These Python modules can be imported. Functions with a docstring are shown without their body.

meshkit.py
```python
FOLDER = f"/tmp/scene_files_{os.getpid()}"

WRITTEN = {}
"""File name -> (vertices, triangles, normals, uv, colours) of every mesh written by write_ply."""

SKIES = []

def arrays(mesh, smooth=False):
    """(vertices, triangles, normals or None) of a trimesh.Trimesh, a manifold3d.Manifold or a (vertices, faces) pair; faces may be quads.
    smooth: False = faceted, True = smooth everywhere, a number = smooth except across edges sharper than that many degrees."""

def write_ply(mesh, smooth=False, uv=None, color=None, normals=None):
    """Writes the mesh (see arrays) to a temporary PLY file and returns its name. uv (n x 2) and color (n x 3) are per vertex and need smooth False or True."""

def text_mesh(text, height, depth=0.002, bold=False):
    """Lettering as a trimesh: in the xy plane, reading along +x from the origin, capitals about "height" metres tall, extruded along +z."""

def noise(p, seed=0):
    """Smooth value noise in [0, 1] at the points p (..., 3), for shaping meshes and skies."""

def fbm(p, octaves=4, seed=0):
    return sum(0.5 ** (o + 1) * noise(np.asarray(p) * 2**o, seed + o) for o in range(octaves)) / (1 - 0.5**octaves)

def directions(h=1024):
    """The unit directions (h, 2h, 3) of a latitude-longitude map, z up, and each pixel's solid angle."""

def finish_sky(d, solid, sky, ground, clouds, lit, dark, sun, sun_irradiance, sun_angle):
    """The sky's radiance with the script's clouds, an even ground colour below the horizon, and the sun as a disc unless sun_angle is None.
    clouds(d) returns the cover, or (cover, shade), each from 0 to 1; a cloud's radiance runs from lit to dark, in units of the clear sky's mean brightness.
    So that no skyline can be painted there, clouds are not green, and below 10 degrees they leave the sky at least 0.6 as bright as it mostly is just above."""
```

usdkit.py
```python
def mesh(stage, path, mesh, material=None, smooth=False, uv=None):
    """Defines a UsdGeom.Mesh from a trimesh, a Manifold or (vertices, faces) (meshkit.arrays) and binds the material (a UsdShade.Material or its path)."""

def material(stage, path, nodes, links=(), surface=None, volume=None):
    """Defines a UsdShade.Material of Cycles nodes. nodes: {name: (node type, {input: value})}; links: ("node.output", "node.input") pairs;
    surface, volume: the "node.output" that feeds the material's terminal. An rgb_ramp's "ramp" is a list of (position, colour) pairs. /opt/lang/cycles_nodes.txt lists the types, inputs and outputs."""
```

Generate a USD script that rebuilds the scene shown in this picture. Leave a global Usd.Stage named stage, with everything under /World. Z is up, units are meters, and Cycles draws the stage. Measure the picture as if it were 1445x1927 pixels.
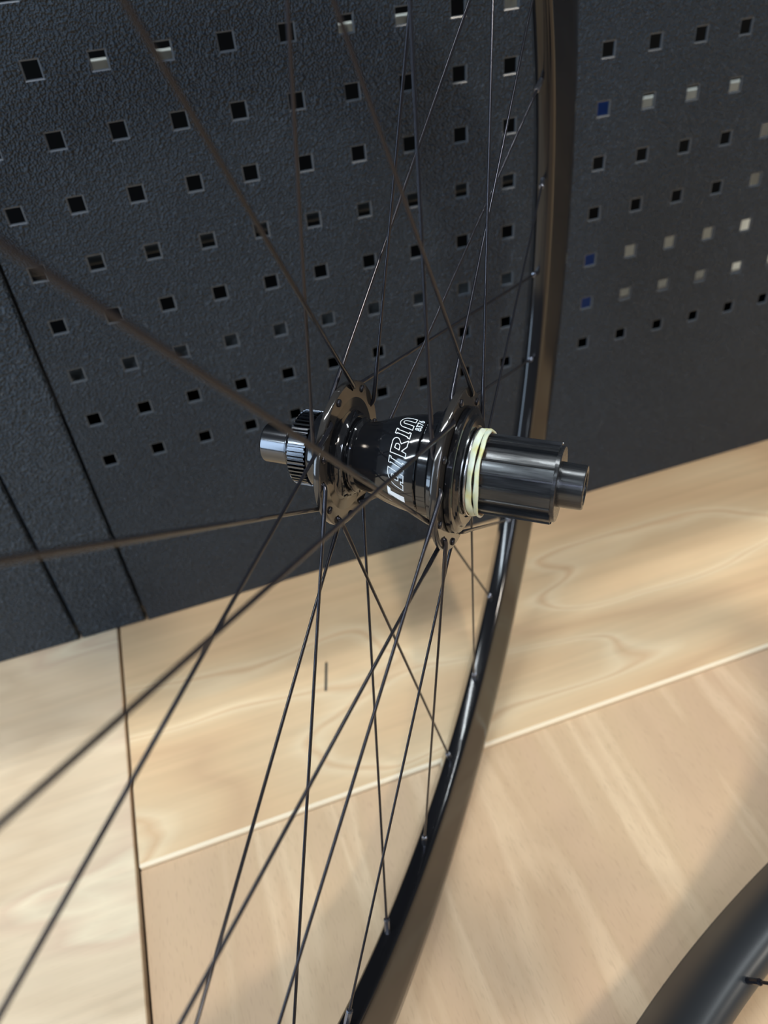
import math
import numpy as np
import trimesh
import manifold3d as mf
import usdkit
import meshkit
from shapely.geometry import Polygon, Point, box as sbox
from shapely import affinity
from pxr import Usd, UsdGeom, UsdLux, Gf, Sdf

stage = Usd.Stage.CreateInMemory()
UsdGeom.SetStageUpAxis(stage, 'Z')
UsdGeom.SetStageMetersPerUnit(stage, 1.0)
UsdGeom.Xform.Define(stage, '/World')
UsdGeom.Scope.Define(stage, '/World/Looks')

# ------------------------------------------------------------------ camera (phone lens, solved from the panel's hole grid)
F_PX = 1426.87
CAM = np.array([0.04016, -0.54119, 0.50853])
_w = np.array([0.669246586484754, -0.28005350528713224, -0.19298761728217545])
_t = np.linalg.norm(_w); _k = _w / _t
_K = np.array([[0, -_k[2], _k[1]], [_k[2], 0, -_k[0]], [-_k[1], _k[0], 0]])
_R = np.eye(3) + math.sin(_t) * _K + (1 - math.cos(_t)) * _K @ _K
wv = lambda r: np.array([r[0], r[2], -r[1]])
c_right, c_down, c_fwd = wv(_R[0]), wv(_R[1]), wv(_R[2])
cam = UsdGeom.Camera.Define(stage, '/World/camera')
m = np.eye(4)
m[0, :3], m[1, :3], m[2, :3], m[3, :3] = c_right, -c_down, -c_fwd, CAM
cam.AddTransformOp().Set(Gf.Matrix4d(*m.ravel().tolist()))
FOCAL = 6.8
cam.CreateFocalLengthAttr(FOCAL)
cam.CreateHorizontalApertureAttr(FOCAL * 1445 / F_PX)
cam.CreateVerticalApertureAttr(FOCAL * 1927 / F_PX)
cam.CreateClippingRangeAttr(Gf.Vec2f(0.005, 100))
cam.CreateFocusDistanceAttr(0.335)
cam.CreateFStopAttr(2.2)
cam.CreateExposureAttr(-0.10)

# ------------------------------------------------------------------ light: the shop's ceiling lamps and a soft room fill
def light_rect(name, loc, target, w, h, power, color, along=(1.0, 0.0)):
    L = UsdLux.RectLight.Define(stage, '/World/' + name)
    z = np.array(loc, float) - np.array(target, float); z /= np.linalg.norm(z)
    x = np.cross([0, 0, 1.0], z)
    if np.linalg.norm(x) < 1e-4: x = np.array([along[0], along[1], 0.0])
    x /= np.linalg.norm(x); y = np.cross(z, x)
    mm = np.eye(4); mm[0, :3], mm[1, :3], mm[2, :3], mm[3, :3] = x, y, z, loc
    L.AddTransformOp().Set(Gf.Matrix4d(*mm.ravel().tolist()))
    L.CreateWidthAttr(w); L.CreateHeightAttr(h)
    L.CreateIntensityAttr(power); L.CreateColorAttr(Gf.Vec3f(*color))
    return L
dome = UsdLux.DomeLight.Define(stage, '/World/sky')
dome.CreateIntensityAttr(0.055); dome.CreateColorAttr(Gf.Vec3f(0.85, 0.92, 1.0))
light_rect('ceiling_lamp', (-1.75, -1.05, 2.6), (-1.75, -1.05, 0), 1.9, 0.09, 62.0, (0.78, 0.91, 1.0))
light_rect('ceiling_lamp_001', (1.35, -1.95, 2.05), (0.2, -0.5, 0), 0.27, 0.27, 190.0, (1.0, 0.92, 0.80))
light_rect('ceiling_lamp_002', (-1.0, -2.4, 2.6), (-1.0, -2.4, 0), 2.4, 0.04, 44.0, (0.62, 0.70, 1.0))
light_rect('ceiling_lamp_003', (0.4, 0.17, 2.5), (0.4, 0.17, 0), 2.4, 0.05, 120.0, (0.9, 0.97, 1.0))   # just behind the display wall
light_rect('ceiling_lamp_004', (-1.45, -3.50, 2.6), (-1.45, -3.50, 0), 4.2, 0.16, 40.0, (0.78, 0.88, 1.0), (0.626, 0.780))
light_rect('shop_window', (-2.7, -1.05, 1.15), (0.0, -0.45, 0.9), 0.9, 2.1, 8.0, (0.58, 0.77, 1.0))

# ------------------------------------------------------------------ helpers
USED = {}
def path_of(name, parent=None):
    base = (str(parent.GetPath()) if parent else '/World') + '/'
    key = base + name
    n = USED.get(key, 0); USED[key] = n + 1
    return base + (name if n == 0 else '%s_%03d' % (name, n))
def obj(name, mesh, material, parent=None, smooth=30, **tags):
    prim = usdkit.mesh(stage, path_of(name, parent), mesh, material, smooth=smooth).GetPrim()
    for k, v in tags.items(): prim.SetCustomDataByKey(k, v)
    return prim
def thing(name, matrix=None, **tags):
    x = UsdGeom.Xform.Define(stage, path_of(name))
    if matrix is not None: x.AddTransformOp().Set(Gf.Matrix4d(*np.asarray(matrix).ravel().tolist()))
    for k, v in tags.items(): x.GetPrim().SetCustomDataByKey(k, v)
    return x.GetPrim()
def join(*ms):
    vs, fs, n = [], [], 0
    for a in ms:
        v, f = (np.asarray(a[0]), np.asarray(a[1])) if isinstance(a, tuple) else (a.vertices, a.faces)
        if f.shape[1] == 4: f = np.vstack([f[:, [0, 1, 2]], f[:, [0, 2, 3]]])
        vs.append(v); fs.append(f + n); n += len(v)
    return trimesh.Trimesh(np.vstack(vs), np.vstack(fs), process=False)
def lathe(profile, seg=128, closed=False):
    """profile: (s, r) along the x axis, outside listed with growing s; returns a surface around x."""
    p = np.array(profile, float); k = len(p)
    a = np.arange(seg) * 2 * np.pi / seg
    v = np.stack([np.repeat(p[:, 0:1], seg, 1), p[:, 1:2] * np.cos(a), p[:, 1:2] * np.sin(a)], -1).reshape(-1, 3)
    rows = k if closed else k - 1
    i, j = np.meshgrid(np.arange(rows), np.arange(seg), indexing='ij')
    i2, j2 = (i + 1) % k, (j + 1) % seg
    f = np.stack([i * seg + j, i * seg + j2, i2 * seg + j2, i2 * seg + j], -1).reshape(-1, 4)
    return v, np.vstack([f[:, [0, 2, 1]], f[:, [0, 3, 2]]])
def solid_lathe(profile, seg=128):
    """a closed manifold around x from an (s, r) loop whose first and last points lie on the axis or close the loop."""
    cs = mf.CrossSection([[(r, s) for s, r in profile]], mf.FillRule.NonZero)
    M = mf.Manifold.revolve(cs, seg)              # revolves the (x, y) section about y, result around z
    return M.rotate([0, 90, 0])                    # z -> x
def extrude_x(poly, s0, s1):
    """shapely polygon in (y, z) extruded along x."""
    m_ = trimesh.creation.extrude_polygon(poly, s1 - s0, engine='earcut')
    v = m_.vertices
    return trimesh.Trimesh(np.c_[v[:, 2] + s0, v[:, 0], v[:, 1]], m_.faces, process=False)
def rounded_box(lo, hi, r=0.0015):
    lo, hi = np.array(lo, float), np.array(hi, float)
    pts = []
    for sx in (0, 1):
        for sy in (0, 1):
            for sz in (0, 1):
                c = np.where([sx, sy, sz], hi - r, lo + r)
                d = np.where([sx, sy, sz], 1, -1)
                for ax in range(3):
                    o = np.zeros(3); o[ax] = r * d[ax]; pts.append(c + o)
                pts.append(c + d * r * 0.577)
    return mf.Manifold.hull_points(np.array(pts))

# ------------------------------------------------------------------ materials
def mat(name, nodes, links=(), surface='p.BSDF'):
    return usdkit.material(stage, '/World/Looks/' + name, nodes, links, surface=surface)
def plain(name, color, rough, metal=0.0, **kw):
    d = {'base_color': color, 'roughness': rough, 'metallic': metal}; d.update(kw)
    return mat(name, {'p': ('principled_bsdf', d)})
M = {}
def powder(name, color, rough, bump_scale, strength):
    return mat(name, {
        'g': ('geometry', {}),
        'v': ('voronoi_texture', {'feature': 'smooth_f1', 'scale': bump_scale, 'smoothness': 0.6, 'randomness': 1.0}),
        'n': ('noise_texture', {'scale': bump_scale * 0.45, 'detail': 3.0, 'roughness': 0.6}),
        'l': ('noise_texture', {'scale': 9.0, 'detail': 2.0}),
        'mix': ('mix_float', {'fac': 0.5}),
        'rr': ('map_range', {'from_min': 0.3, 'from_max': 0.7, 'to_min': rough - 0.05, 'to_max': rough + 0.06}),
        'b': ('bump', {'strength': strength, 'distance': 0.012}),
        'p': ('principled_bsdf', {'base_color': color, 'specular_ior_level': 0.55}),
    }, [('g.position', 'v.vector'), ('g.position', 'n.vector'), ('g.position', 'l.vector'), ('v.distance', 'mix.a'), ('n.fac', 'mix.b'),
        ('l.fac', 'rr.value'), ('rr.result', 'p.roughness'), ('mix.value', 'b.height') if False else ('mix.result', 'b.height'), ('b.normal', 'p.normal')])
try:
    M['panel'] = powder('panel_powder_coat', (0.022, 0.034, 0.050), 0.30, 760.0, 1.0)
    M['post'] = powder('post_powder_coat', (0.023, 0.036, 0.053), 0.30, 600.0, 1.0)
except Exception:
    raise
M['lip'] = plain('smooth_powder_edge', (0.048, 0.058, 0.070), 0.32, specular_ior_level=0.6)
M['rail'] = plain('rail_grey', (0.10, 0.115, 0.125), 0.5)
M['rear'] = plain('rear_panel_dark', (0.0035, 0.0038, 0.0042), 0.8, specular_ior_level=0.1)
M['white_board'] = plain('white_board', (0.74, 0.78, 0.74), 0.6)
M['blue_card'] = plain('blue_card', (0.008, 0.07, 0.40), 0.5)
M['gloss_black'] = plain('gloss_black_anodised', (0.006, 0.006, 0.0075), 0.13, specular_ior_level=1.0)
M['hub_black'] = plain('polished_black_shell', (0.0055, 0.006, 0.0075), 0.09, specular_ior_level=0.8)
M['flange_black'] = plain('polished_black_flange', (0.055, 0.050, 0.046), 0.10, metal=0.55, specular_ior_level=1.0)
M['dark_metal'] = plain('black_chrome_metal', (0.11, 0.113, 0.122), 0.16, metal=1.0)
M['freehub'] = mat('freehub_anodised', {
    't': ('texture_coordinate', {}), 'mp': ('mapping', {'scale': (60.0, 900.0, 900.0)}),
    'n': ('noise_texture', {'scale': 1.0, 'detail': 3.0}),
    'rr': ('map_range', {'from_min': 0.3, 'from_max': 0.7, 'to_min': 0.16, 'to_max': 0.30}),
    'p': ('principled_bsdf', {'base_color': (0.012, 0.013, 0.015), 'metallic': 0.2, 'specular_ior_level': 0.9})},
    [('t.object', 'mp.vector'), ('mp.vector', 'n.vector'), ('n.fac', 'rr.value'), ('rr.result', 'p.roughness')])
M['spoke'] = plain('black_steel_spoke', (0.030, 0.030, 0.038), 0.17, metal=0.7, specular_ior_level=0.8)
M['nipple'] = plain('dark_nickel_nipple', (0.16, 0.165, 0.19), 0.22, metal=0.9)
M['silver'] = plain('silver_ring', (0.62, 0.63, 0.65), 0.22, metal=1.0)
M['print'] = plain('white_print', (0.86, 0.90, 0.92), 0.55)
M['rim'] = mat('satin_carbon', {
    'g': ('geometry', {}), 'n': ('noise_texture', {'scale': 14.0, 'detail': 2.0}),
    'rr': ('map_range', {'from_min': 0.3, 'from_max': 0.7, 'to_min': 0.09, 'to_max': 0.16}),
    'p': ('principled_bsdf', {'base_color': (0.005, 0.005, 0.006), 'specular_ior_level': 0.5})},
    [('g.position', 'n.vector'), ('n.fac', 'rr.value'), ('rr.result', 'p.roughness')])
M['rim_satin'] = plain('satin_carbon_matt', (0.026, 0.028, 0.031), 0.40, specular_ior_level=0.45)
M['rim_tape'] = plain('rim_bed_tape', (0.03, 0.03, 0.03), 0.5)
M['rubber'] = mat('pale_rubber', {
    'g': ('geometry', {}), 'n': ('noise_texture', {'scale': 130.0, 'detail': 2.0}),
    'r': ('rgb_ramp', {'ramp': [(0.35, (0.74, 0.73, 0.60)), (0.58, (0.71, 0.68, 0.46)), (0.72, (0.66, 0.55, 0.20))]}),
    'p': ('principled_bsdf', {'roughness': 0.45, 'subsurface_weight': 0.25, 'subsurface_scale': 0.002})},
    [('g.position', 'n.vector'), ('n.fac', 'r.fac'), ('r.color', 'p.base_color')])

def wood(name, along, stops, ring_scale, warp, seed, pore=(0.50, 0.36, 0.24), pore_amt=0.30, nring=5.0, vec_scale=1.0):
    """rotary-cut beech: figure of long wavy contour bands, fine pores along the grain. along: 0 = x, 1 = y."""
    st = (1.0, 3.2, 1.0) if along == 0 else (3.2, 1.0, 1.0)
    st = tuple(x * vec_scale for x in st)
    pr = (110.0, 900.0, 60.0) if along == 0 else (900.0, 110.0, 60.0)
    fb = (4.0, 120.0, 4.0) if along == 0 else (120.0, 4.0, 4.0)
    return mat(name, {
        'g': ('geometry', {}),
        'm1': ('mapping', {'scale': st, 'location': (seed * 3.1, seed * 1.7, 0)}),
        'f': ('noise_texture', {'scale': ring_scale, 'detail': 2.5, 'roughness': 0.45, 'distortion': warp}),
        'k': ('math', {'math_type': 'multiply', 'value2': nring}),
        'fr': ('math', {'math_type': 'pingpong', 'value2': 1.0}),
        'pw': ('rgb_ramp', {'ramp': stops}),
        'm2': ('mapping', {'scale': pr}),
        'po': ('noise_texture', {'scale': 1.0, 'detail': 1.0}),
        'pom': ('map_range', {'from_min': 0.60, 'from_max': 0.74, 'to_min': 0.0, 'to_max': pore_amt, 'clamp': True}),
        'm3': ('mapping', {'scale': fb}),
        'fi': ('noise_texture', {'scale': 1.0, 'detail': 3.0}),
        'fim': ('map_range', {'from_min': 0.3, 'from_max': 0.7, 'to_min': 0.93, 'to_max': 1.05}),
        'fc': ('combine_color', {}),
        'mx': ('mix', {'mix_type': 'multiply', 'fac': 1.0}),
        'mp': ('mix', {'mix_type': 'mix', 'color2': pore}),
        'b': ('bump', {'strength': 0.12, 'distance': 0.0006}),
        'p': ('principled_bsdf', {'roughness': 0.52, 'specular_ior_level': 0.32})},
        [('g.position', 'm1.vector'), ('m1.vector', 'f.vector'), ('f.fac', 'k.value1'), ('k.value', 'fr.value1'), ('fr.value', 'pw.fac'),
         ('g.position', 'm2.vector'), ('m2.vector', 'po.vector'), ('po.fac', 'pom.value'),
         ('g.position', 'm3.vector'), ('m3.vector', 'fi.vector'), ('fi.fac', 'fim.value'),
         ('fim.result', 'fc.r'), ('fim.result', 'fc.g'), ('fim.result', 'fc.b'),
         ('pw.color', 'mx.color1'), ('fc.color', 'mx.color2'), ('mx.color', 'mp.color1'), ('pom.result', 'mp.fac'),
         ('mp.color', 'p.base_color'), ('po.fac', 'b.height'), ('b.normal', 'p.normal')])
M['wood_a'] = wood('beech_wavy', 0, [(0.0, (0.600, 0.395, 0.224)), (0.35, (0.660, 0.451, 0.256)), (0.8, (0.680, 0.489, 0.288)), (0.93, (0.740, 0.564, 0.352)), (1.0, (0.640, 0.432, 0.248))], 2.4, 0.12, 1.0, pore_amt=0.10, nring=7.5)
M['wood_b'] = mat('beech_straight', {
    'g': ('geometry', {}),
    'm1': ('mapping', {'scale': (22.0, 2.4, 1.0), 'rotation': (0, 0, 0.12)}), 'f': ('noise_texture', {'scale': 1.0, 'detail': 3.5, 'roughness': 0.55, 'distortion': 0.25}),
    'r': ('rgb_ramp', {'ramp': [(0.25, (0.504, 0.344, 0.210)), (0.42, (0.553, 0.381, 0.239)), (0.52, (0.543, 0.377, 0.231)), (0.60, (0.640, 0.465, 0.298)), (0.66, (0.558, 0.386, 0.239)), (0.80, (0.621, 0.446, 0.286))]}),
    'm0': ('mapping', {'scale': (5.0, 2.0, 1.0)}), 'f0': ('noise_texture', {'scale': 1.0, 'detail': 2.0}),
    'r0': ('rgb_ramp', {'ramp': [(0.35, (0.95, 0.91, 0.90)), (0.65, (1.05, 1.05, 1.02))]}),
    'm2': ('mapping', {'scale': (1000.0, 130.0, 60.0), 'rotation': (0, 0, 0.12)}), 'po': ('noise_texture', {'scale': 1.0, 'detail': 1.0}),
    'pom': ('map_range', {'from_min': 0.57, 'from_max': 0.72, 'to_min': 0.0, 'to_max': 0.34, 'clamp': True}),
    'kn': ('voronoi_texture', {'scale': 16.0}), 'kd': ('map_range', {'from_min': 0.012, 'from_max': 0.026, 'to_min': 0.75, 'to_max': 0.0, 'clamp': True}),
    'mx': ('mix', {'mix_type': 'multiply', 'fac': 1.0}), 'mp': ('mix', {'color2': (0.42, 0.28, 0.17)}), 'mk': ('mix', {'color2': (0.16, 0.09, 0.045)}),
    'b': ('bump', {'strength': 0.12, 'distance': 0.0006}),
    'p': ('principled_bsdf', {'roughness': 0.52, 'specular_ior_level': 0.32})},
    [('g.position', 'm1.vector'), ('m1.vector', 'f.vector'), ('f.fac', 'r.fac'), ('g.position', 'm0.vector'), ('m0.vector', 'f0.vector'), ('f0.fac', 'r0.fac'),
     ('g.position', 'm2.vector'), ('m2.vector', 'po.vector'), ('po.fac', 'pom.value'), ('g.position', 'kn.vector'), ('kn.distance', 'kd.value'),
     ('r.color', 'mx.color1'), ('r0.color', 'mx.color2'), ('mx.color', 'mp.color1'), ('pom.result', 'mp.fac'), ('mp.color', 'mk.color1'), ('kd.result', 'mk.fac'),
     ('mk.color', 'p.base_color'), ('po.fac', 'b.height'), ('b.normal', 'p.normal')])
M['wood_c'] = wood('birch_pale', 0, [(0.0, (0.614, 0.465, 0.306)), (0.45, (0.691, 0.539, 0.365)), (0.8, (0.653, 0.484, 0.332)), (1.0, (0.749, 0.614, 0.425))], 5.0, 0.3, 3.0, pore_amt=0.14)
M['wood_edge'] = plain('pale_plywood_edge', (0.84, 0.70, 0.50), 0.5)
M['subfloor'] = plain('dark_subfloor', (0.05, 0.04, 0.035), 0.8)
M['slot'] = plain('black_slot', (0.05, 0.05, 0.045), 0.6)

# ------------------------------------------------------------------ floor: three boards with open joints
floor = thing('floor', kind='structure')
obj('subfloor', rounded_box((-1.6, -2.2, -0.05), (1.8, 0.66, -0.013), 0.002), M['subfloor'], floor)
def board(x0, y0, x1, y1, z, material, cut=None):
    b = rounded_box((x0, y0, z - 0.012), (x1, y1, z), 0.0008)
    if cut is not None: b = b - cut
    return obj('plank', b, material, floor, smooth=30)
slot_c = np.array([0.0808, -0.1265]); slot_d = np.array([-0.0085, -0.0297]); slot_d = slot_d / np.linalg.norm(slot_d)
slot_n = np.array([-slot_d[1], slot_d[0]])
def slot_solid(z0, z1, hw, hl):
    return mf.Manifold.hull_points(np.array([[*(slot_c + a * hw * slot_n + b * hl * slot_d), z] for a in (-1, 1) for b in (-1, 1) for z in (z0, z1)]))
pa = board(-0.0842, -0.2352, 1.8, 0.2, 0.0, M['wood_a'], slot_solid(-0.003, 0.01, 0.00115, 0.0155))
obj('slot', slot_solid(-0.006, -0.0012, 0.00125, 0.0157), M['slot'], floor)
obj('edge_strip', rounded_box((-0.0842, -0.2376, -0.0100), (1.8, -0.2340, 0.0001), 0.0011), M['wood_edge'], floor)
board(-0.0842, -2.2, 1.8, -0.2379, -0.0030, M['wood_b'])
board(-1.6, -2.2, -0.0866, 0.2, 0.0004, M['wood_c'])

# ------------------------------------------------------------------ perforated display wall
PITCH, HX0, HZ0 = 0.038, 0.0, 0.4445
wall = thing('wall_back', kind='structure')
def perforated(x_lo, x_hi, z_lo, z_hi, cols, rows, hx0, hz0, y, t, hole, ch, lips=False):
    """sheet at y facing -y, square holes with a rounded lip at hx0 + c*PITCH, hz0 - r*PITCH."""
    V, Fq = [], []
    def quad(a, b, c, d):
        n = len(V); V.extend([a, b, c, d]); Fq.append([n, n + 1, n + 2, n + 3])
    h0, h1 = hole / 2 + ch, hole / 2
    hp = PITCH / 2
    for c in cols:
        for r in rows:
            x, z = hx0 + c * PITCH, hz0 - r * PITCH
            o = [(x - hp, z - hp), (x + hp, z - hp), (x + hp, z + hp), (x - hp, z + hp)]
            i0 = [(x - h0, z - h0), (x + h0, z - h0), (x + h0, z + h0), (x - h0, z + h0)]
            im = [(x + sx * (h1 + ch * 0.3), z + sz * (h1 + ch * 0.3)) for sx, sz in ((-1, -1), (1, -1), (1, 1), (-1, 1))]
            i1 = [(x - h1, z - h1), (x + h1, z - h1), (x + h1, z + h1), (x - h1, z + h1)]
            for k in range(4):
                j = (k + 1) % 4
                if lips:
                    quad((i0[k][0], y, i0[k][1]), (i0[j][0], y, i0[j][1]), (im[j][0], y + ch * 0.3, im[j][1]), (im[k][0], y + ch * 0.3, im[k][1]))
                    quad((im[k][0], y + ch * 0.3, im[k][1]), (im[j][0], y + ch * 0.3, im[j][1]), (i1[j][0], y + ch, i1[j][1]), (i1[k][0], y + ch, i1[k][1]))
                    quad((i1[k][0], y + ch, i1[k][1]), (i1[j][0], y + ch, i1[j][1]), (i1[j][0], y + t, i1[j][1]), (i1[k][0], y + t, i1[k][1]))
                    continue
                quad((o[k][0], y, o[k][1]), (o[j][0], y, o[j][1]), (i0[j][0], y, i0[j][1]), (i0[k][0], y, i0[k][1]))
                quad((o[j][0], y + t, o[j][1]), (o[k][0], y + t, o[k][1]), (i1[k][0], y + t, i1[k][1]), (i1[j][0], y + t, i1[j][1]))
    if lips: return np.array(V, float), np.array(Fq)
    gx0, gx1 = hx0 + (cols[0] - .5) * PITCH, hx0 + (cols[-1] + .5) * PITCH
    gz1, gz0 = hz0 - (rows[0] - .5) * PITCH, hz0 - (rows[-1] + .5) * PITCH
    for (a, b, cc, d) in ((x_lo, z_lo, x_hi, gz0), (x_lo, gz1, x_hi, z_hi), (x_lo, gz0, gx0, gz1), (gx1, gz0, x_hi, gz1)):
        if cc - a > 1e-5 and d - b > 1e-5:
            quad((a, y, b), (cc, y, b), (cc, y, d), (a, y, d)); quad((cc, y + t, b), (a, y + t, b), (a, y + t, d), (cc, y + t, d))
    rim_ = [(x_lo, z_lo), (x_hi, z_lo), (x_hi, z_hi), (x_lo, z_hi)]
    for k in range(4):                       # folded-back edges
        a, b = rim_[k], rim_[(k + 1) % 4]
        quad((b[0], y, b[1]), (a[0], y, a[1]), (a[0], y + 0.016, a[1]), (b[0], y + 0.016, b[1]))
    return np.array(V, float), np.array(Fq)
WT, HOLE, LIP = 0.0016, 0.0092, 0.0010
GRID = (-0.0572, 0.86, 0.0012, 0.98, range(-1, 22), range(-13, 8), HX0, HZ0, 0.0, WT, HOLE, LIP)
panel = obj('perforated_panel', perforated(*GRID), M['panel'], wall, smooth=False)
obj('hole_edges', perforated(*GRID, lips=True), M['lip'], panel, smooth=False, kind='stuff')
obj('post', rounded_box((-0.1176, -0.0002, 0.0012), (-0.0600, 0.030, 0.98), 0.0016), M['post'], wall)
obj('side_panel', rounded_box((-0.9, 0.0, 0.0012), (-0.1204, 0.016, 0.98), 0.0012), M['post'], wall)
obj('plinth', rounded_box((-0.9, 0.034, 0.0), (0.372, 0.044, 0.206), 0.001), M['rear'], wall)
obj('plinth', rounded_box((0.374, 0.034, 0.0), (0.86, 0.044, 0.168), 0.001), M['rear'], wall)
# behind it: cross rails on the sheet's back, the next aisle's dark back wall further off
for r_, lo_, hi_ in ((3, 0.0005, 0.010), (5, -0.0065, 0.0065)):
    z = HZ0 - r_ * PITCH
    zc = z + (z - CAM[2]) * 0.020 / 0.541
    tube_ = mf.Manifold.cylinder(0.418, 0.0066, 0.0066, 28).rotate([0, 90, 0]).translate([-0.048, 0.022, zc + (lo_ + hi_) / 2])
    obj('cross_rail', tube_, M['rail'], wall, smooth=40)
obj('rear_panel', rounded_box((-0.9, 0.62, -0.012), (1.8, 0.64, 1.2), 0.001), M['rear'], wall)

# ------------------------------------------------------------------ the rear wheel (local x = axle to the drive side, y = towards the wall, z = up)
q = dict(c=np.array([0.12120841, -0.29056462, 0.31789347]), yaw=-0.6758365556, pitch=-0.00170481)
n_ax = np.array([math.cos(q['yaw']) * math.cos(q['pitch']), math.sin(q['yaw']) * math.cos(q['pitch']), math.sin(q['pitch'])])
u_ax = np.cross(n_ax, [0, 0, 1.0]); u_ax /= np.linalg.norm(u_ax)
if u_ax[1] < 0: u_ax = -u_ax
v_ax = np.cross(n_ax, u_ax)
if v_ax[2] < 0: v_ax = -v_ax
FLOOR_B = -0.0030
R_OUT = (q['c'][2] - FLOOR_B) / math.sqrt(1 - n_ax[2] ** 2)
def place(nv, uv, vv, origin):
    mm = np.eye(4); mm[0, :3], mm[1, :3], mm[2, :3], mm[3, :3] = nv, uv, vv, origin
    return mm
wheel = thing('bicycle_wheel', place(n_ax, u_ax, v_ax, q['c'] - v_ax * R_OUT),
              label='black deep-rim bicycle wheel standing upright against the perforated wall, hub in the centre', category='bicycle wheel')
UP = np.array([0, 0, R_OUT])
def lift(mesh):
    """hub-centred geometry -> the wheel's frame with its origin on the floor."""
    v, f, _ = meshkit.arrays(mesh, False)
    return trimesh.Trimesh(v + UP, f, process=False)

def rim_profile(rout, w=0.0252, bulge=0.0264, rin=0.2788, round_nose=False):
    """closed (s, r) loop: U-shaped deep section, tyre well with hooks."""
    hb, hw, d = bulge / 2, w / 2, rout - 0.3209
    half = [(0, rin), (0.0026, rin + 0.0001), (0.0040, rin + 0.0004), (0.0050, rin + 0.0011), (0.0057, rin + 0.0023)]
    half += [(0.0064 + (hb - 0.0064) * x_, rin + 0.0046 + 0.0255 * x_) for x_ in (0, 0.2, 0.4, 0.6, 0.8, 1.0)] + [(hb, rout - 0.0085)]
    if round_nose:
        half = [(hb * math.sin(a_), rin + 0.026 * (1 - math.cos(a_))) for a_ in np.linspace(0, math.pi / 2, 14)] + [(hb, rout - 0.0085)]
    pts = [(-x_, r_) for x_, r_ in half[:0:-1]] + half
    n_out = len(pts)
    pts += [(hw, rout - 0.0040), (hw, rout - 0.0012), (hw - 0.0012, rout), (hw - 0.0028, rout), (hw - 0.0034, rout - 0.0010),
            (hw - 0.0034, rout - 0.0050), (hw - 0.0050, rout - 0.0062), (0.0045, rout - 0.0072), (0.0030, rout - 0.0100)]
    right = pts[n_out:]
    pts += [(-s, r) for s, r in right[::-1]]
    return pts
def build_rim(rout, seg=360, shift=0.0, **kw):
    return lathe([(x_ + shift, r_) for x_, r_ in rim_profile(rout, **kw)[::-1]], seg, closed=True)
rim = obj('rim', lift(build_rim(R_OUT, shift=-0.0013)), M['rim'], wheel, smooth=40)

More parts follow.
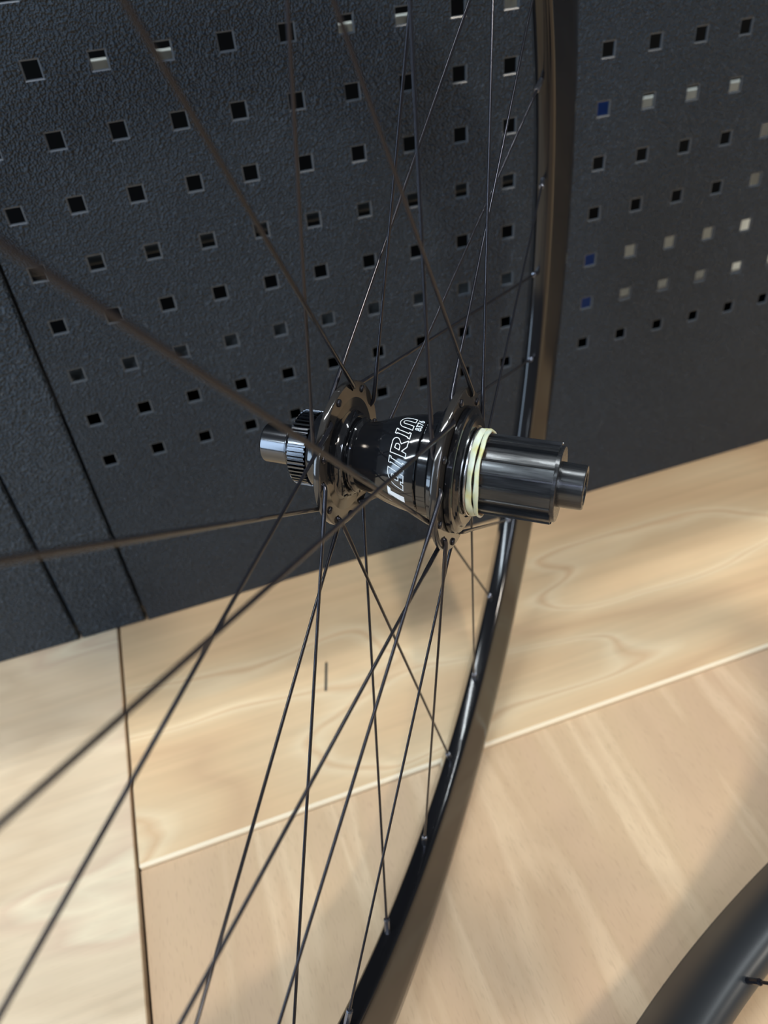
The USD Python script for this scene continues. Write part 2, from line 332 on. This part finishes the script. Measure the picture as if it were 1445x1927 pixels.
def sweep(points, half_a, half_b, ref, sides=10, cap=True):
    """elliptic tube; half_a along (tangent x ref) x ..., i.e. in the plane normal to ref; half_b along ref."""
    p = np.asarray(points, float); k = len(p)
    t = np.gradient(p, axis=0); t /= np.linalg.norm(t, axis=1, keepdims=True)
    ref = np.asarray(ref, float)
    b = ref - (t @ ref)[:, None] * t
    alt = np.array([0, 0.31, 0.95])
    bad = np.linalg.norm(b, axis=1) < 0.25
    b[bad] = b[~bad][-1] - (t[bad] @ b[~bad][-1])[:, None] * t[bad] if (~bad).any() else np.cross(t[bad], alt)
    b /= np.linalg.norm(b, axis=1, keepdims=True); a = np.cross(t, b)
    ang = np.arange(sides) * 2 * np.pi / sides
    ha, hb = np.broadcast_to(half_a, (k,)), np.broadcast_to(half_b, (k,))
    v = p[:, None] + ha[:, None, None] * np.cos(ang)[None, :, None] * a[:, None] + hb[:, None, None] * np.sin(ang)[None, :, None] * b[:, None]
    i, j = np.meshgrid(np.arange(k - 1), np.arange(sides), indexing='ij'); j2 = (j + 1) % sides
    f = np.stack([i * sides + j, i * sides + j2, (i + 1) * sides + j2, (i + 1) * sides + j], -1).reshape(-1, 4)
    f = np.vstack([f[:, [0, 1, 2]], f[:, [0, 2, 3]]])
    V = v.reshape(-1, 3)
    if cap:
        V = np.vstack([V, p[0], p[-1]]); n0 = len(V) - 2
        jj = np.arange(sides); j3 = (jj + 1) % sides
        f = np.vstack([f, np.c_[np.full(sides, n0), j3, jj], np.c_[np.full(sides, n0 + 1), (k - 1) * sides + jj, (k - 1) * sides + j3]])
    return V, f
def bead(center, axis, r, h, sides=14):
    """flattened dome (spoke head)"""
    m_ = trimesh.creation.icosphere(2, 1.0); v = np.array(m_.vertices)
    axis = np.asarray(axis, float); v = v * r; v = v + axis * ((h / r - 1) * (v @ axis))[:, None]
    return v + np.asarray(center), m_.faces

S_L, S_R, R_L, R_R = -0.03194, 0.01823, 0.0290, 0.0312
RN, PHI0 = 0.27472, 0.34289
ANG = {(True, 1): 0.9381, (True, -1): 0.9321, (False, 1): 0.9355, (False, -1): 0.9347}
SGN = {0: -1, 2: 1, 3: 1, 1: -1}
holes = {True: [], False: []}
def yz(r, a): return np.array([0, r * math.cos(a), r * math.sin(a)])
FT = 0.0032                                                              # flange thickness
spoke_jobs = []
for k in range(28):
    left = k % 2 == 0; sg = SGN[k % 4]
    ph = PHI0 - k * 2 * math.pi / 28
    nip = yz(RN, ph) + np.array([-0.0025 + (-0.001 if left else 0.001), 0, 0])
    s_f, r_f = (S_L, R_L) if left else (S_R, R_R)
    ang = ph + sg * ANG[(left, sg)]
    side = -sg                                                          # +1: leaves the flange on its +x face
    virt = yz(0.0307 if left else 0.0328, ang) + np.array([s_f, 0, 0])   # where the straight run points
    hole = yz(r_f, ang) + np.array([s_f, 0, 0])
    holes[left].append(ang)
    out = hole + np.array([side * (FT / 2 + 0.0010), 0, 0])
    inn = hole - np.array([side * (FT / 2 + 0.0003), 0, 0])
    d = nip - virt; L = np.linalg.norm(d); d /= L
    start = out + d * 0.004
    bend = [inn, hole, hole + np.array([side * FT * 0.42, 0, 0])]
    for tt in (0.25, 0.5, 0.75):
        bend.append((1 - tt) ** 2 * bend[2] + 2 * tt * (1 - tt) * out + tt * tt * start)
    end = nip + d * 0.009
    run = [start + (end - start) * x for x in (0.0, 0.03, 0.06, 0.075, 0.09, 0.12, 0.35, 0.6, 0.85, 0.93, 0.945, 0.96, 1.0)]
    pts = np.array(bend + run)
    nb = len(bend)
    ha = np.r_[np.full(nb, 0.00100), 0.00100, 0.00100, 0.00098, 0.00096, 0.00092, 0.00090, 0.00090, 0.00090, 0.00090, 0.00092, 0.00095, 0.00092, 0.00092]
    hb = np.r_[np.full(nb, 0.00100), 0.00100, 0.00098, 0.00090, 0.00070, 0.00068, 0.00064, 0.00064, 0.00064, 0.00064, 0.00070, 0.00085, 0.00092, 0.00092]
    tube = sweep(pts, ha, hb, (1, 0, 0), 12)
    head = bead(inn, (1, 0, 0), 0.0017, 0.0009)
    sp = obj('spoke', lift(join(tube, head)), M['spoke'], wheel, smooth=50)
    # nipple: tapered collar and square drive
    npth = [nip + d * x for x in (-0.0052, -0.0050, -0.0042, -0.0040, 0.0030, 0.0070)]
    nr = np.array([0.0013, 0.0017, 0.0019, 0.0017, 0.0017, 0.0019])
    obj('nipple', lift(sweep(np.array(npth), nr, nr, (1, 0, 0), 8)), M['nipple'], sp, smooth=35)

# flanges: discs with rounded edges and drilled spoke holes
def flange(s, rout, rin, angs, rh, taper):
    prof = [(s - FT / 2, rin), (s + FT / 2, rin), (s + FT / 2, rout - 0.0007), (s + FT / 2 - 0.0003, rout - 0.0002), (s + FT / 2 - 0.0008, rout),
            (s - FT / 2 + 0.0008, rout), (s - FT / 2 + 0.0003, rout - 0.0002), (s - FT / 2, rout - 0.0007)]
    cs = mf.CrossSection([[(r, x) for x, r in prof]], mf.FillRule.EvenOdd)
    Mf = mf.Manifold.revolve(cs, 160).rotate([0, 90, 0])
    return Mf
def rot_about_x(cyl_angs, r, rh, s):
    ms = []
    for a in cyl_angs:
        c = mf.Manifold.cylinder(0.02, rh, rh, 18, True).rotate([0, 90, 0]).translate([s, r * math.cos(a), r * math.sin(a)])
        ms.append(c)
    return mf.Manifold.batch_boolean(ms, mf.OpType.Add)
def manifold_mesh(Mf):
    mm = Mf.to_mesh(); return trimesh.Trimesh(mm.vert_properties[:, :3], mm.tri_verts, process=False)
for left, s_f, r_o in ((True, S_L, 0.0322), (False, S_R, 0.0346)):
    f_ = flange(s_f, r_o, 0.0140 if left else 0.018, None, None, None) - rot_about_x(holes[left], R_L if left else R_R, 0.00135, s_f)
    obj('flange', lift(manifold_mesh(f_)), M['flange_black'], wheel, smooth=30)

# hub shell profile (s, r) in metres, brake side to drive side
mmv = lambda l: [(a / 1000, b / 1000) for a, b in l]
shell_prof = mmv([(-45.2, 0.5), (-45.2, 15.0), (-44.4, 16.6), (-43, 17.2), (-38, 17.6), (-35.6, 18.6), (-34.2, 21), (-33.5, 26.5), (-30.4, 26.5), (-30.2, 21), (-29.6, 19.2), (-28.6, 18.4),
                  (-27.4, 18.0), (-26.9, 17.4), (-26.7, 15.4), (-26.3, 15.1), (-25.8, 15.4), (-25.6, 16.2), (-25.0, 16.7), (-24.3, 16.4), (-23.9, 15.6), (-23.4, 15.0),
                  (-22, 15.15), (-20, 15.5), (-18, 16.0), (-16, 16.65), (-14, 17.4), (-12, 18.1), (-10, 18.75), (-8, 19.3), (-6, 19.8), (-4, 20.3), (-2, 20.7), (0, 21.0), (2, 21.2), (4, 21.3), (5.4, 21.3),
                  (5.9, 21.0), (6.2, 20.2), (6.9, 20.2), (7.1, 22.6), (7.5, 23.1), (11.2, 23.3), (11.6, 23.0), (11.8, 21.8), (12.5, 21.8), (12.7, 26.6), (13.1, 27.2), (14.6, 27.6), (15.2, 27.2), (15.8, 25.0), (16.7, 25.0),
                  (19.8, 25.0), (20.0, 26.4), (20.4, 26.9), (22.4, 26.7), (23.0, 26.2), (23.3, 24.2), (23.8, 23.6), (24.6, 23.2), (25.0, 22.4), (25.1, 19.4), (24.4, 19.0), (24.4, 0.5)])
def smooth_profile(pr, r=0.00012):
    return pr
shell = obj('hub_shell', lift(lathe(shell_prof, 160)), M['hub_black'], wheel, smooth=22)
# centre-lock spline for the disc rotor
teeth, tooth = 48, []
for k in range(teeth):
    a = 2 * math.pi * k / teeth; w_ = 2 * math.pi / teeth
    for fa, rr_ in ((0.0, 15.75), (0.22, 15.75), (0.32, 16.9), (0.70, 16.9), (0.80, 15.75)):
        tooth.append((rr_ / 1000 * math.cos(a + fa * w_), rr_ / 1000 * math.sin(a + fa * w_)))
spl = mf.Manifold.extrude(mf.CrossSection([tooth], mf.FillRule.NonZero), 0.0112).rotate([0, 90, 0]).translate([-0.0566, 0, 0])
cone = mf.Manifold.revolve(mf.CrossSection([[(0, -0.0567), (0.0118, -0.0567), (0.0172, -0.0528), (0.0172, -0.0453), (0, -0.0453)][::-1]], mf.FillRule.NonZero), 96).rotate([0, 90, 0])
obj('rotor_mount', lift(manifold_mesh(spl ^ cone)), M['dark_metal'], wheel, smooth=25)
ring = lathe(mmv([(-58.0, 9.0), (-58.0, 10.2), (-57.6, 10.6), (-56.5, 10.6)]), 64)
obj('lock_ring', lift(join(ring)), M['dark_metal'], wheel)
cap_l = lathe(mmv([(-64, 6.1), (-70.2, 6.1), (-70.9, 6.6), (-71.0, 8.6), (-70.6, 9.0), (-70.2, 9.1), (-58.2, 9.15), (-57.9, 8.9), (-56.6, 8.9)]), 96)
obj('end_cap', lift(join(cap_l)), M['dark_metal'], wheel, label='bare dark chrome end cap on the brake side')
# freehub body: splined cylinder
sp_ = []
def rp(r, deg): return (r / 1000 * math.cos(math.radians(deg)), r / 1000 * math.sin(math.radians(deg)))
for k in range(9):
    a0 = 40 * k + 12
    seq = [(16.9, 0), (16.9, 2.2), (16.35, 3.0), (16.3, 8), (16.3, 14), (16.3, 19.0), (16.9, 19.8), (16.9, 22.2), (15.0, 22.8), (15.0, 27), (15.0, 31), (15.0, 39.2)] if k != 4 else \
          [(16.9, 0), (16.9, 2.2), (16.35, 3.0), (16.3, 8), (16.3, 11.0), (16.9, 11.8), (16.9, 14), (15.0, 14.6), (15.0, 22), (15.0, 31), (15.0, 39.2)]
    for r_, d_ in seq: sp_.append(rp(r_, a0 + d_))
body = mf.Manifold.extrude(mf.CrossSection([sp_], mf.FillRule.NonZero), 0.0327).rotate([0, 90, 0]).translate([0.0270, 0, 0])
tip = solid_lathe(mmv([(59.4, 0), (59.4, 15.6), (60.9, 15.6), (61.3, 15.2), (61.3, 0)][::-1]), 96)
neck = solid_lathe(mmv([(24.0, 0), (24.0, 17.0), (27.2, 17.0), (27.2, 0)][::-1]), 96)
obj('freehub_body', lift(manifold_mesh(body + tip + neck)), M['freehub'], wheel, smooth=28)
obj('spacer_ring', lift(lathe(mmv([(25.5, 17.0), (25.5, 18.4), (25.7, 18.6), (26.3, 18.6), (26.5, 18.4), (26.5, 16.8)]), 128)), M['silver'], wheel, label='thin bright silver spacer ring')
cap_r = lathe(mmv([(60.9, 9.3), (69.9, 9.15), (70.6, 9.1), (71.0, 8.7), (71.05, 7.2), (70.6, 6.6), (64, 6.4), (64, 0.1)]), 96)
obj('end_cap', lift(join(cap_r)), M['freehub'], wheel, label='matt black end cap on the drive side')
obj('axle_bore', lift(lathe(mmv([(-64, 0.1), (-64, 6.1), (-62, 6.0), (64, 6.0)]), 48)), M['rim_tape'], wheel)

# lettering printed on the shell; x = along the circumference in mm, y = height 0..1
H_S0, H_S1 = 1.60, -5.85
def shell_r(s_mm):
    ps = np.array(shell_prof) * 1000; sel = (ps[:, 0] > -23) & (ps[:, 0] < 5.3)
    return np.interp(s_mm, ps[sel, 0], ps[sel, 1])
DEG = 0.358
def glyph_outline(poly, w):
    return poly.buffer(0.0).difference(poly.buffer(-w, join_style=2))
def print_mesh(poly, s_of_y, shear, thick=0.00005, edge=0.00045):
    """poly: x in mm (1 deg = DEG mm) and y 0..1; returns a thin skin on the shell."""
    out = []
    geoms = getattr(poly, 'geoms', [poly])
    for g in geoms:
        if g.area < 1e-4: continue
        g = affinity.scale(g, 1, 7.45, origin=(0, 0))                      # to mm for even triangles
        tm = trimesh.creation.extrude_polygon(g, 1.0, engine='earcut')
        v, f = trimesh.remesh.subdivide_to_size(tm.vertices, tm.faces, max_edge=0.5 * 2, max_iter=8)
        y = v[:, 1] / 7.45
        s = s_of_y(y)
        a = np.radians(v[:, 0] / DEG + shear * y)
        r = shell_r(s) / 1000 + np.where(v[:, 2] > 0.5, thick + 0.00003, -0.00005)
        out.append((np.c_[s / 1000, -r * np.cos(a), r * np.sin(a)], f[:, ::-1]))
    return join(*out)
s_main = lambda y: H_S0 + (H_S1 - H_S0) * y
def px(*pts): return Polygon([(x * DEG, y) for x, y in pts])
def arc(cx, cy, rx, ry, a0, a1, n=14):
    return [(cx + rx * math.cos(math.radians(a)), cy + ry * math.sin(math.radians(a))) for a in np.linspace(a0, a1, n)]
W = 0.30
def outl(poly, holes_=()):
    """outlined glyph: stroke of even width in mm (y is in units of 7.45 mm)"""
    P_ = affinity.scale(poly, 1, 7.45, origin=(0, 0)); o = P_.difference(P_.buffer(-W, join_style=2))
    return affinity.scale(o, 1, 1 / 7.45, origin=(0, 0))
G_T = px((-14.5, 0), (-5.4, 0), (-7.4, .80), (-4.2, .80), (-3.0, 1.0), (-27.5, 1.0), (-26.2, .80), (-14.0, .80))
G_A = px(*([(3.2, 0), (10.2, 0), (10.4, .14), (12.6, .14), (12.6, 0), (21.7, 0), (21.7, 1.0), (17, 1.0)] + arc(17, .35, 13.4, .65, 92, 165, 12)))
A_in = px(*([(12.6, .34), (15.4, .34), (15.4, .62)] + arc(14.2, .62, 1.9, .10, 0, 120, 6) + [(11.8, .5)]))
G_A = G_A.difference(A_in)
def G_I(x0): return px((x0, 0), (x0 + 8.2, 0), (x0 + 8.2, .16), (x0 + 6.6, .16), (x0 + 6.6, .84), (x0 + 8.2, .84), (x0 + 8.2, 1.0), (x0, 1.0), (x0, .84), (x0 + 1.0, .84), (x0 + 1.0, .16), (x0, .16))
G_R = px(*([(41.2, 0), (46.4, 0), (46.4, .26), (53.0, 0.02), (60.8, 0), (60.8, .05), (54.0, .42)] + arc(52.0, .72, 6.8, .28, -30, 90, 12) + [(38.0, 1.0)]))
R_in = px(*([(46.2, .48), (49.6, .48)] + arc(49.6, .60, 2.0, .12, -70, 70, 8) + [(46.2, .74)]))
G_R = G_R.difference(R_in)
N_o = px(*([(74.8, 0), (94.1, 0), (94.1, .60)] + arc(84.4, .60, 9.7, .40, 0, 180, 20) + [(74.8, .60)]))
N_i = px(*([(81.8, -.01), (87.0, -.01), (87.0, .60)] + arc(84.4, .62, 2.6, .12, 0, 180, 10) + [(81.8, .60)]))
G_N = N_o.difference(N_i)
for nm, g in (('letter', G_T), ('letter', outl(G_A)), ('letter', outl(G_I(26.6))), ('letter', outl(G_R)), ('letter', outl(G_I(62.9))), ('letter', outl(G_N))):
    obj(nm, lift(print_mesh(g, s_main, 8.3)), M['print'], shell, smooth=False)
tm = meshkit.text_mesh('8376', 1.0, 0.1, bold=True)
def digits():
    v = np.array(tm.vertices); f = tm.faces
    v, f = trimesh.remesh.subdivide_to_size(v, f, max_edge=0.35, max_iter=8)
    wtot = v[:, 0].max() - v[:, 0].min()
    a = np.radians(74.6 + (v[:, 0] - v[:, 0].min()) / wtot * 17.0 + 1.4 * v[:, 1])
    s = 5.0 - 2.55 * v[:, 1]
    r = shell_r(s) / 1000 + np.where(v[:, 2] > 0.05, 0.00008, -0.00005)
    return trimesh.Trimesh(np.c_[s / 1000, -r * np.cos(a), r * np.sin(a)], f[:, ::-1], process=False)
obj('number', lift(digits()), M['print'], shell, smooth=False)

# ------------------------------------------------------------------ rubber band wound twice round the freehub
def band_loop(s0, r0, width, thick, seed, amp):
    a = np.linspace(0, 2 * np.pi, 181)[:-1]
    s = s0 + amp * (np.sin(a * 2 + seed) * 0.5 + np.sin(a * 5 + seed * 2.3) * 0.3 + np.sin(a * 9 + seed) * 0.18)
    tw = 0.35 * np.sin(a * 3 + seed) + 0.25 * np.sin(a * 7 + 2 * seed)
    wd = width * (1 + 0.16 * np.sin(a * 4 + seed) + 0.08 * np.sin(a * 11))
    k, sides = len(a), 12
    an = np.arange(sides) * 2 * np.pi / sides
    sq = lambda c: np.sign(c) * np.abs(c) ** 0.6
    ds = sq(np.cos(an))[None] * wd[:, None] / 2
    dr = sq(np.sin(an))[None] * thick / 2
    s_ = s[:, None] + ds * np.cos(tw)[:, None] - dr * np.sin(tw)[:, None]
    r_ = r0 + np.abs(np.sin(tw))[:, None] * width * 0.25 + ds * np.sin(tw)[:, None] + dr * np.cos(tw)[:, None]
    v = np.stack([s_, r_ * np.cos(a)[:, None], r_ * np.sin(a)[:, None]], -1).reshape(-1, 3)
    i, j = np.meshgrid(np.arange(k), np.arange(sides), indexing='ij'); i2, j2 = (i + 1) % k, (j + 1) % sides
    f = np.stack([i * sides + j, i2 * sides + j, i2 * sides + j2, i * sides + j2], -1).reshape(-1, 4)
    return v, np.vstack([f[:, [0, 1, 2]], f[:, [0, 2, 3]]])
band_base = q['c'] - v_ax * 0.0175 + n_ax * 0.0275
rb = thing('rubber_band', place(n_ax, u_ax, v_ax, q['c']), label='pale yellow rubber band wound twice round the base of the freehub', category='rubber band')
obj('strand', join(band_loop(0.02785, 0.0178, 0.0025, 0.0011, 0.6, 0.0003)), M['rubber'], rb, smooth=50)
obj('strand', join(band_loop(0.03045, 0.0176, 0.0019, 0.0011, 2.2, 0.0005)), M['rubber'], rb, smooth=50)

# ------------------------------------------------------------------ second wheel, leaning low at the right
n2 = np.array([-0.3368, 0.8131, 0.4748]); n2 /= np.linalg.norm(n2)
v2 = np.array([0, 0, 1.0]) - n2 * n2[2]; v2 /= np.linalg.norm(v2)          # up along the wheel
u2 = np.cross(v2, n2)
R2 = 0.3209
c2 = np.array([0.2799, -0.5693, FLOOR_B + R2 * v2[2] + 0.0136 * n2[2]])
wheel2 = thing('bicycle_wheel', place(n2, u2, v2, c2 - v2 * R2),
               label='matt black deep rim of a second wheel leaning low in the bottom right corner', category='bicycle wheel')
U2 = np.array([0, 0, R2])
def lift2(mesh):
    v, f, _ = meshkit.arrays(mesh, False); return trimesh.Trimesh(v + U2, f, process=False)
obj('rim', lift2(build_rim(R2, w=0.0270, bulge=0.0290, rin=0.2790, round_nose=True)), M['rim_satin'], wheel2, smooth=40)
obj('hub_shell', lift2(lathe(mmv([(-50, 0.5), (-50, 9), (-36, 9.2), (-35.5, 15), (-27, 16), (-26, 21), (-25, 28), (-22, 28), (-21, 17), (-15, 13), (0, 12), (15, 13), (24, 17), (25, 24), (27, 24), (28, 15), (36, 13), (37, 9), (50, 9), (50, 0.5)]), 96)), M['hub_black'], wheel2, smooth=25)
PH2 = -1.60
for k in range(24):
    ph = PH2 + k * 2 * math.pi / 24; left = k % 2 == 0
    sg = 1 if (k // 2) % 2 else -1
    nip = yz(RN, ph) + np.array([(-0.001 if left else 0.001), 0, 0])
    hub = yz(0.0255 if left else 0.0215, ph + sg * 1.0) + np.array([-0.0235 if left else 0.026, 0, 0])
    d = (nip - hub) / np.linalg.norm(nip - hub)
    pts = np.array([hub + (nip + d * 0.009 - hub) * x for x in (0, 0.08, 0.12, 0.5, 0.9, 0.94, 1.0)])
    ha = np.array([.001, .001, .0011, .0011, .0011, .00095, .00092]); hb = np.array([.001, .0009, .0005, .0005, .0005, .0009, .00092])
    sp = obj('spoke', lift2(join(sweep(pts, ha, hb, (1, 0, 0), 10))), M['spoke'], wheel2, smooth=50)
    npth = [nip + d * x for x in (-0.0052, -0.0050, -0.0042, -0.0040, 0.0030, 0.0070)]
    nr = np.array([0.0013, 0.0017, 0.0019, 0.0017, 0.0017, 0.0019])
    obj('nipple', lift2(sweep(np.array(npth), nr, nr, (1, 0, 0), 8)), M['spoke'], sp, smooth=35)

# ------------------------------------------------------------------ goods behind the perforated wall, glimpsed through its holes
def behind(x, z, d):
    k = 1 + d / -CAM[1]
    return CAM[0] + (x - CAM[0]) * k, CAM[2] + (z - CAM[2]) * k
def seen(name, material, x0, x1, z0, z1, d, depth, label, cat, group=None):
    """a box standing at depth d behind the sheet, sized by the part of the hole grid it shows through."""
    (a0, b0), (a1, b1) = behind(x0, z0, d), behind(x1, z1, d)
    tags = dict(label=label, category=cat)
    if group: tags['group'] = group
    return obj(name, rounded_box((a0, d, b0), (a1, d + depth, b1), 0.0010), material, **tags)
row_z = lambda r: HZ0 - r * PITCH
col_x = lambda c: HX0 + c * PITCH
seen('low_board', M['white_board'], col_x(10.55), col_x(16.5), row_z(6.06), row_z(4.6), 0.30, 0.004, 'low white board glimpsed through the two lower bright hole rows right of the rim', 'board')
seen('shelf_board', M['white_board'], col_x(10.6), col_x(16.5), row_z(2.25), row_z(1.93), 0.30, 0.004, 'white shelf board glimpsed through the upper bright hole row right of the rim', 'board')
seen('blue_card', M['blue_card'], col_x(9.6), col_x(10.5), row_z(6.25), row_z(4.6), 0.27, 0.004, 'blue card glimpsed through the lower holes just right of the rim', 'card')
seen('blue_card', M['blue_card'], col_x(9.6), col_x(10.5), row_z(2.3), row_z(1.7), 0.27, 0.004, 'blue card glimpsed through a single upper hole just right of the rim', 'card')
seen('pale_card', M['white_board'], col_x(0.6), col_x(2.5), row_z(0.40), row_z(-0.02), 0.20, 0.004, 'pale card glimpsed through the two top row holes at far left', 'card')
seen('pale_card', M['white_board'], col_x(4.6), col_x(6.5), row_z(0.40), row_z(-0.02), 0.20, 0.004, 'pale card glimpsed through top row holes left of the upper spokes', 'card')
seen('pale_card', M['white_board'], col_x(7.6), col_x(8.5), row_z(0.30), row_z(-0.6), 0.20, 0.004, 'pale card glimpsed through the top hole nearest the rim', 'card')
seen('pale_card', M['white_board'], col_x(13.55), col_x(15.5), row_z(4.35), row_z(2.7), 0.20, 0.004, 'pale card glimpsed through two holes at the right edge', 'card')
